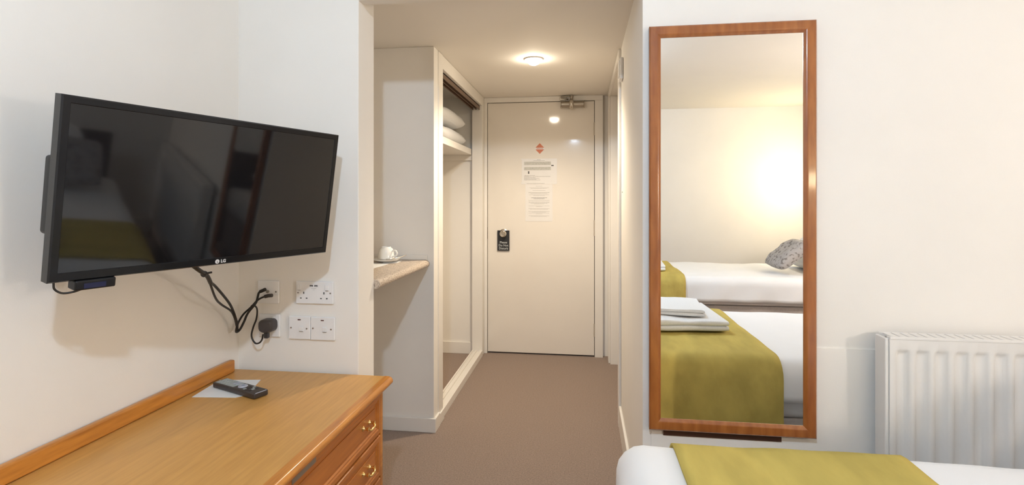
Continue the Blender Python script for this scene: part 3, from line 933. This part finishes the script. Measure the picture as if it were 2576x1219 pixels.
# ------------------------------------------------------------------ mirror
mr = thing('wall_mirror', 'tall rectangular mirror in a polished teak frame hung on the wall', 'mirror', (0.49, 1.83, 0.445))
MX0, MX1, MZ0, MZ1 = 0.224, 0.754, 0.447, 1.808
MYF, MYB = 1.814, 1.842
prof = [(0.0, MYB), (0.0, MYF + 0.004), (0.004, MYF), (0.026, MYF), (0.032, MYF + 0.003), (0.0385, MYF + 0.008), (0.0385, MYB - 0.006), (0.0385, MYB)]


def mirror_side(c0, c1, n0, n1):
    """one mitred side: corner points and their inward directions"""
    bm = bmesh.new()
    A = [bm.verts.new((c0[0] + n0[0] * i, y, c0[1] + n0[1] * i)) for i, y in prof]
    B = [bm.verts.new((c1[0] + n1[0] * i, y, c1[1] + n1[1] * i)) for i, y in prof]
    for k in range(len(prof)):
        j = (k + 1) % len(prof)
        bm.faces.new((A[k], B[k], B[j], A[j]))
    bm.faces.new(A)
    bm.faces.new(B[::-1])
    return obj('frame_side', bm, M_teak, mr, smooth=True, angle=35)


cs = [((MX0, MZ0), (1, 1)), ((MX1, MZ0), (-1, 1)), ((MX1, MZ1), (-1, -1)), ((MX0, MZ1), (1, -1))]
for k in range(4):
    (a, na), (b, nb) = cs[k], cs[(k + 1) % 4]
    mirror_side(a, b, na, nb)
box('glass', (MX0 + 0.037, MX1 - 0.037, MYF + 0.010, MYF + 0.014, MZ0 + 0.037, MZ1 - 0.037), M_mirror, mr)
box('backing_board', (0.274, 0.655, 1.8421, 1.8455, 0.42, 1.77), M_back, mr)

# ------------------------------------------------------------------ radiator
rd = thing('radiator', 'white fluted panel radiator on the wall beside the mirror', 'radiator', (1.6, 1.78, 0.2))
RX0, RX1, RZ0, RZ1 = 0.929, 2.279, 0.20, 0.799
RYF = 1.758
bm = bmesh.new()
pitch = 0.0545
NX = 24
zs = [RZ0, RZ0 + 0.035, RZ0 + 0.045, RZ0 + 0.06, RZ1 - 0.058, RZ1 - 0.044, RZ1 - 0.034, RZ1]
amp = [0, 0, 0.5, 1, 1, 0.5, 0, 0]
xs = []
x = RX0 + 0.018
cnt = int((RX1 - RX0 - 0.036) / pitch)
cols = []
for c in range(cnt):
    for k, (fx, dep) in enumerate(((0.0, 0.0), (0.16, 0.0), (0.28, 0.35), (0.40, 1.0), (0.76, 1.0), (0.88, 0.35))):
        cols.append((RX0 + 0.018 + (c + fx) * pitch, dep))
cols = [(RX0 + 0.0115, 0)] + cols + [(RX0 + 0.018 + cnt * pitch, 0), (RX1 - 0.012, 0)]
G = [[bm.verts.new((x, RYF + 0.014 * d * a, z)) for x, d in cols] for z, a in zip(zs, amp)]
for i in range(len(zs) - 1):
    for j in range(len(cols) - 1):
        bm.faces.new((G[i][j], G[i][j + 1], G[i + 1][j + 1], G[i + 1][j]))
# back side
x0c, x1c = cols[0][0], cols[-1][0]
bb = [bm.verts.new(p) for p in ((x0c, RYF + 0.018, RZ0), (x1c, RYF + 0.018, RZ0), (x1c, RYF + 0.018, RZ1), (x0c, RYF + 0.018, RZ1))]
bm.faces.new(bb)
bm.faces.new(G[0] + [bb[1], bb[0]])
bm.faces.new(G[-1] + [bb[2], bb[3]])
bm.faces.new([r_[0] for r_ in G] + [bb[3], bb[0]])
bm.faces.new([r_[-1] for r_ in G] + [bb[2], bb[1]])
obj('front_panel', bm, M_rad, rd, smooth=True, angle=50)
for x0, x1 in ((RX0, RX0 + 0.012), (RX1 - 0.012, RX1)):
    box('side_cover', (x0, x1, RYF + 0.004, RYF + 0.062, RZ0, RZ1 - 0.004), M_rad, rd, bev=0.003)
bm = bmesh.new()
add_box(bm, RX0 + 0.012, RX1 - 0.012, RYF - 0.0015, RYF + 0.006, RZ1 - 0.006, RZ1 + 0.002, bev=0.001)
add_box(bm, RX0 + 0.012, RX1 - 0.012, RYF + 0.056, RYF + 0.062, RZ1 - 0.004, RZ1 + 0.002)
k = RX0 + 0.02
while k < RX1 - 0.03:
    add_box(bm, k, k + 0.021, RYF + 0.006, RYF + 0.056, RZ1 - 0.003, RZ1 + 0.0015)
    k += 0.026
obj('top_grille', bm, M_rad, rd)
box('rear_panel', (RX0 + 0.014, RX1 - 0.014, RYF + 0.05, RYF + 0.06, RZ0, RZ1 - 0.01), M_rad, rd)
for xb in (RX0 + 0.2, RX1 - 0.2):
    box('wall_bracket', (xb, xb + 0.03, RYF + 0.06, YF - 0.0045, RZ0 + 0.05, RZ1 - 0.05), M_alu, rd)
tube('supply_pipe', [(RX0 - 0.02, RYF + 0.03, 0.001), (RX0 - 0.02, RYF + 0.03, 0.215), (RX0 + 0.004, RYF + 0.03, 0.23)], 0.0075, M_chrome, rd, n=12, smooth_path=False)
lathe('valve', [(0, 0), (0.014, 0), (0.016, 0.03), (0.012, 0.045), (0, 0.047)], M_whitepl, rd, n=20, mtx=T((RX0 - 0.02, RYF + 0.03, 0.225)))
tube('return_pipe', [(RX1 + 0.02, RYF + 0.03, 0.001), (RX1 + 0.02, RYF + 0.03, 0.215), (RX1 - 0.004, RYF + 0.03, 0.23)], 0.0075, M_chrome, rd, n=12, smooth_path=False)

# ------------------------------------------------------------------ beds


def drape_bm(x0, x1, y0, y1, top, r, hang, sx=(None, None), off=0.0, wr=0.006, seed=0, step=0.025, thick=0.02, wave=0.0, hx=None):
    """cloth over a rounded block. sx limits the cloth along x (flat coordinates), hang = length beyond the bend"""
    r = r + off
    X0, X1, Y0, Y1 = x0 + r - off, x1 - r + off, y0 + r - off, y1 - r + off
    arc = r * PI / 2
    hxx = hang if hx is None else hx
    a0 = X0 - arc - hxx if sx[0] is None else sx[0]
    a1 = X1 + arc + hxx if sx[1] is None else sx[1]
    b0, b1 = Y0 - arc - hang, Y1 + arc + hang
    nx, ny = max(2, int((a1 - a0) / step)), max(2, int((b1 - b0) / step))
    bm = bmesh.new()
    G = []
    for i in range(nx + 1):
        row = []
        for j in range(ny + 1):
            a = a0 + (a1 - a0) * i / nx
            b = b0 + (b1 - b0) * j / ny
            ex = (a - X1) if a > X1 else ((a - X0) if a < X0 else 0)
            ey = (b - Y1) if b > Y1 else ((b - Y0) if b < Y0 else 0)
            e = math.hypot(ex, ey)
            bx, by = min(max(a, X0), X1), min(max(b, Y0), Y1)
            # pillow-like softness towards the edges
            mx = min(a - x0, x1 - a)
            my = min(b - y0, y1 - b)
            z = top + off
            px_, py_ = bx, by
            if e > 1e-9:
                dx, dy = ex / e, ey / e
                if e < arc:
                    o_, d_ = r * math.sin(e / r), r * (1 - math.cos(e / r))
                else:
                    o_, d_ = r, r + (e - arc)
                    # loose folds in the hanging part
                    o_ += wave * (e - arc) * (0.5 + 0.5 * math.sin((a + b) * 19 + seed * 2))
                px_ += dx * o_
                py_ += dy * o_
                z -= d_
            nv = noise.noise(Vector((a * 3.1 + seed, b * 3.1, seed))) * wr + noise.noise(Vector((a * 9 + seed, b * 7, seed + 5))) * wr * 0.4
            if e < arc * 0.6:
                z += nv
            else:
                px_ += nv * (1 if ex > 0 else (-1 if ex < 0 else 0))
                py_ += nv * (1 if ey > 0 else (-1 if ey < 0 else 0))
            row.append(bm.verts.new((px_, py_, max(z, 0.012))))
        G.append(row)
    for i in range(nx):
        for j in range(ny):
            bm.faces.new((G[i][j], G[i + 1][j], G[i + 1][j + 1], G[i][j + 1]))
    bmesh.ops.recalc_face_normals(bm, faces=bm.faces)
    if sum(f.normal.z for f in bm.faces) < 0:
        bmesh.ops.reverse_faces(bm, faces=bm.faces)
    return bm


def cloth(name, bm, m, thick, label, cat, group=None):
    o = obj_keep(name, bm, m)
    s = o.modifiers.new('thickness', 'SOLIDIFY')
    s.thickness = thick
    s.offset = -1
    return tag(o, label, cat, group)


def obj_keep(name, bm, m):
    me = bpy.data.meshes.new(name)
    for f in bm.faces:
        f.smooth = True
    bm.to_mesh(me)
    bm.free()
    return link(name, me, m)


def bed(x0, y0, y1, who, seed):
    x1 = x0 + 2.02
    b = thing('single_bed', 'single divan bed %s' % who, 'bed', ((x0 + x1) / 2, (y0 + y1) / 2, 0), 'twin single beds')
    ins = 0.055
    box('divan_base', (x0 + ins + 0.03, x1 - 0.02, y0 + ins + 0.02, y1 - ins - 0.02, 0.045, 0.335), M_divan, b, bev=0.012, seg=3)
    box('mattress', (x0 + ins, x1 - 0.02, y0 + ins, y1 - ins, 0.337, 0.545), M_sheet, b, bev=0.035, seg=4)
    for xa in (x0 + 0.2, x1 - 0.2):
        for yb in (y0 + 0.18, y1 - 0.18):
            lathe('foot', [(0, 0), (0.024, 0), (0.026, 0.03), (0.02, 0.046), (0, 0.046)], M_blackpl, b, n=16, mtx=T((xa, yb, 0)))
    box('headboard', (x1 - 0.018, x1 + 0.02, y0 + 0.03, y1 - 0.03, 0.05, 0.84), M_walnut, b, bev=0.008, seg=3)
    return b


B1 = (0.092, 0.43, 1.462)
B2 = (0.40, -1.93, -0.86)
bed(*B1, 'in front of the mirror and radiator', 1)
bed(*B2, 'standing beside the back wall', 2)
HB = 0.580
cloth('duvet', drape_bm(B1[0], B1[0] + 2.06, B1[1], B1[2], HB, 0.07, 0.085, sx=(None, B1[0] + 1.72), wr=0.008, seed=1.3, hx=0.12, wave=0.08),
      M_duvet, 0.022, 'white duvet on the bed in front of the mirror', 'duvet', 'white duvets')
cloth('duvet', drape_bm(B2[0], B2[0] + 2.06, B2[1], B2[2], HB, 0.07, 0.13, sx=(None, B2[0] + 1.72), wr=0.009, seed=7.1, hx=0.12, wave=0.10),
      M_duvet, 0.022, 'white duvet on the bed beside the back wall', 'duvet', 'white duvets')
cloth('bed_throw', drape_bm(B1[0], B1[0] + 2.06, B1[1], B1[2], HB, 0.07, 0.20, sx=(0.233, 0.782), off=0.012, wr=0.008, seed=1.3, wave=0.10),
      M_throw, 0.008, 'olive green throw across the bed in front of the mirror', 'throw', 'olive bed throws')
cloth('bed_throw', drape_bm(B2[0], B2[0] + 2.06, B2[1], B2[2], HB, 0.07, 0.13, sx=(0.40, 0.85), off=0.012, wr=0.009, seed=7.1, wave=0.10),
      M_throw, 0.008, 'olive green throw across the bed beside the back wall', 'throw', 'olive bed throws')


def folded_towel(w, d, t, mtx, label, group, seed):
    """towel folded into layers with rounded folds; local base at z=0"""
    bm = bmesh.new()
    layers = 2
    lt = t / layers
    for k in range(layers):
        tb = bmesh.new()
        n = 14
        pr = []
        e = 0.004 * math.sin(k * 2.1 + seed)
        for a in range(n + 1):
            th = -PI / 2 + PI * a / n
            pr.append((d / 2 - lt / 2 + e + math.cos(th) * lt / 2, lt * (k + 0.5) + math.sin(th) * lt / 2 * 1.04))
        for a in range(n + 1):
            th = PI / 2 + PI * a / n
            pr.append((-d / 2 + lt / 2 - e + math.cos(th) * lt / 2, lt * (k + 0.5) + math.sin(th) * lt / 2 * 1.04))
        m_ = 16
        rg = []
        for s in range(m_ + 1):
            x = -w / 2 + w * s / m_
            rr = []
            for (y, z) in pr:
                nz = noise.noise(Vector((x * 7 + seed, y * 7, k * 2.0))) * 0.013
                shr = 1 - 0.25 * (abs(2 * s / m_ - 1) ** 10)
                zc = lt * (k + 0.5)
                rr.append(tb.verts.new((x, y + nz, zc + (z - zc) * shr + (nz * 0.7 if k == layers - 1 and z > zc else 0))))
            rg.append(rr)
        for A, B in zip(rg, rg[1:]):
            for i in range(len(pr)):
                j = (i + 1) % len(pr)
                tb.faces.new((A[i], A[j], B[j], B[i]))
        tb.faces.new(rg[0][::-1])
        tb.faces.new(rg[-1])
        merge(bm, tb)
    o = obj('folded_towel', bm, M_towel, smooth=True, angle=60)
    o.matrix_world = mtx
    return tag(o, label, 'towel', group)


Rz = lambda a: Matrix.Rotation(math.radians(a), 4, 'Z')
folded_towel(0.34, 0.46, 0.048, T((0.50, 0.85, 0.601)) @ Rz(-4), 'large folded white towel lying on the olive throw near the mirror', 'folded towels on the beds', 1)
folded_towel(0.27, 0.34, 0.030, T((0.47, 0.82, 0.6535)) @ Rz(5), 'small folded white towel on top of the large one near the mirror', 'folded towels on the beds', 2)
folded_towel(0.30, 0.42, 0.048, T((0.575, -1.25, 0.602)) @ Rz(3), 'folded white towel on the bed beside the back wall', 'folded towels on the beds', 3)


def lean(x, y, z, tilt, yaw=0):
    """pillow standing against the headboard, leaning back"""
    return T((x, y, z)) @ Rz(yaw) @ Matrix.Rotation(math.radians(tilt), 4, 'Y')


for (bx, yc, lab, sd) in ((B1[0], 0.945, 'the bed in front of the mirror', 1), (B2[0], -1.40, 'the bed beside the back wall', 5)):
    pillow('bed_pillow', 'white pillow lying under another at the head of %s' % lab, 'pillow', 0.48, 0.72, 0.15,
           T((bx + 1.755, yc, 0.588)), M_duvet, 'white bed pillows', sd)
    pillow('bed_pillow', 'white pillow stacked on the lower one on %s' % lab, 'pillow', 0.36, 0.66, 0.14,
           T((bx + 1.81, yc, 0.752)), M_duvet, 'white bed pillows', sd + 1)
    pillow('scatter_cushion', 'grey patterned cushion propped on the pillows of %s' % lab, 'cushion', 0.36, 0.42, 0.12,
           lean(bx + 1.415, yc + 0.19, 0.700, -40), M_cushion, 'grey cushions', sd + 2)

# ------------------------------------------------------------------ room lamps
la = thing('ceiling_lamp', 'small ceiling lamp with a round bulb in the bedroom', 'lamp', (-0.12, -0.10, 2.18))
lathe('ceiling_rose', [(0, 0), (0.055, 0), (0.052, -0.012), (0.02, -0.012), (0.018, -0.014), (0, -0.014)], M_whitepl, la, n=32, mtx=T((-0.12, -0.10, HC - 0.0005)))
bm = bmesh.new()
bmesh.ops.create_icosphere(bm, subdivisions=2, radius=0.040, matrix=T((-0.12, -0.10, HC - 0.055)))
obj('bulb', bm, M_bulbmain, la, smooth=True)


def wall_lamp(y, z, label, m_bulb):
    x = XR
    t = thing('wall_lamp', label, 'lamp', (x, y, z - 0.12), 'bedside wall lamps')
    lathe('backplate', [(0, 0), (0.05, 0), (0.048, 0.012), (0.02, 0.018), (0, 0.018)], M_brass, t, n=28, mtx=T((x - 0.0005, y, z - 0.05)) @ Matrix.Rotation(-PI / 2, 4, 'Y'))
    tube('arm', [(x - 0.015, y, z - 0.05), (x - 0.07, y, z - 0.07), (x - 0.11, y, z - 0.11), (x - 0.138, y, z - 0.092)], 0.006, M_brass, t, n=10)
    lathe('globe_holder', [(0, -0.098), (0.03, -0.098), (0.034, -0.088), (0.034, -0.072), (0, -0.072)], M_brass, t, n=28, mtx=T((x - 0.14, y, z)))
    bm = bmesh.new()
    bmesh.ops.create_icosphere(bm, subdivisions=3, radius=0.08, matrix=T((x - 0.14, y, z)))
    obj('opal_globe', bm, m_bulb, t, smooth=True)
    return t


wall_lamp(0.08, 1.32, 'bedside wall lamp between the two beds', M_bulbwall)
wall_lamp(-2.15, 1.42, 'bedside wall lamp over the bed beside the back wall', M_bulbwall2)

# ------------------------------------------------------------------ tidy: origins of single-mesh things at their base
for o in list(SC.objects):
    if o.type == 'MESH' and o.parent is None and not o.children and o.get('kind') != 'structure' and o.matrix_world == Matrix.Identity(4):
        vs = [v.co for v in o.data.vertices]
        c = Vector((sum(v.x for v in vs) / len(vs), sum(v.y for v in vs) / len(vs), min(v.z for v in vs)))
        o.data.transform(Matrix.Translation(-c))
        o.location = c
for o in SC.objects:
    if '_local' in o.keys():
        del o['_local']
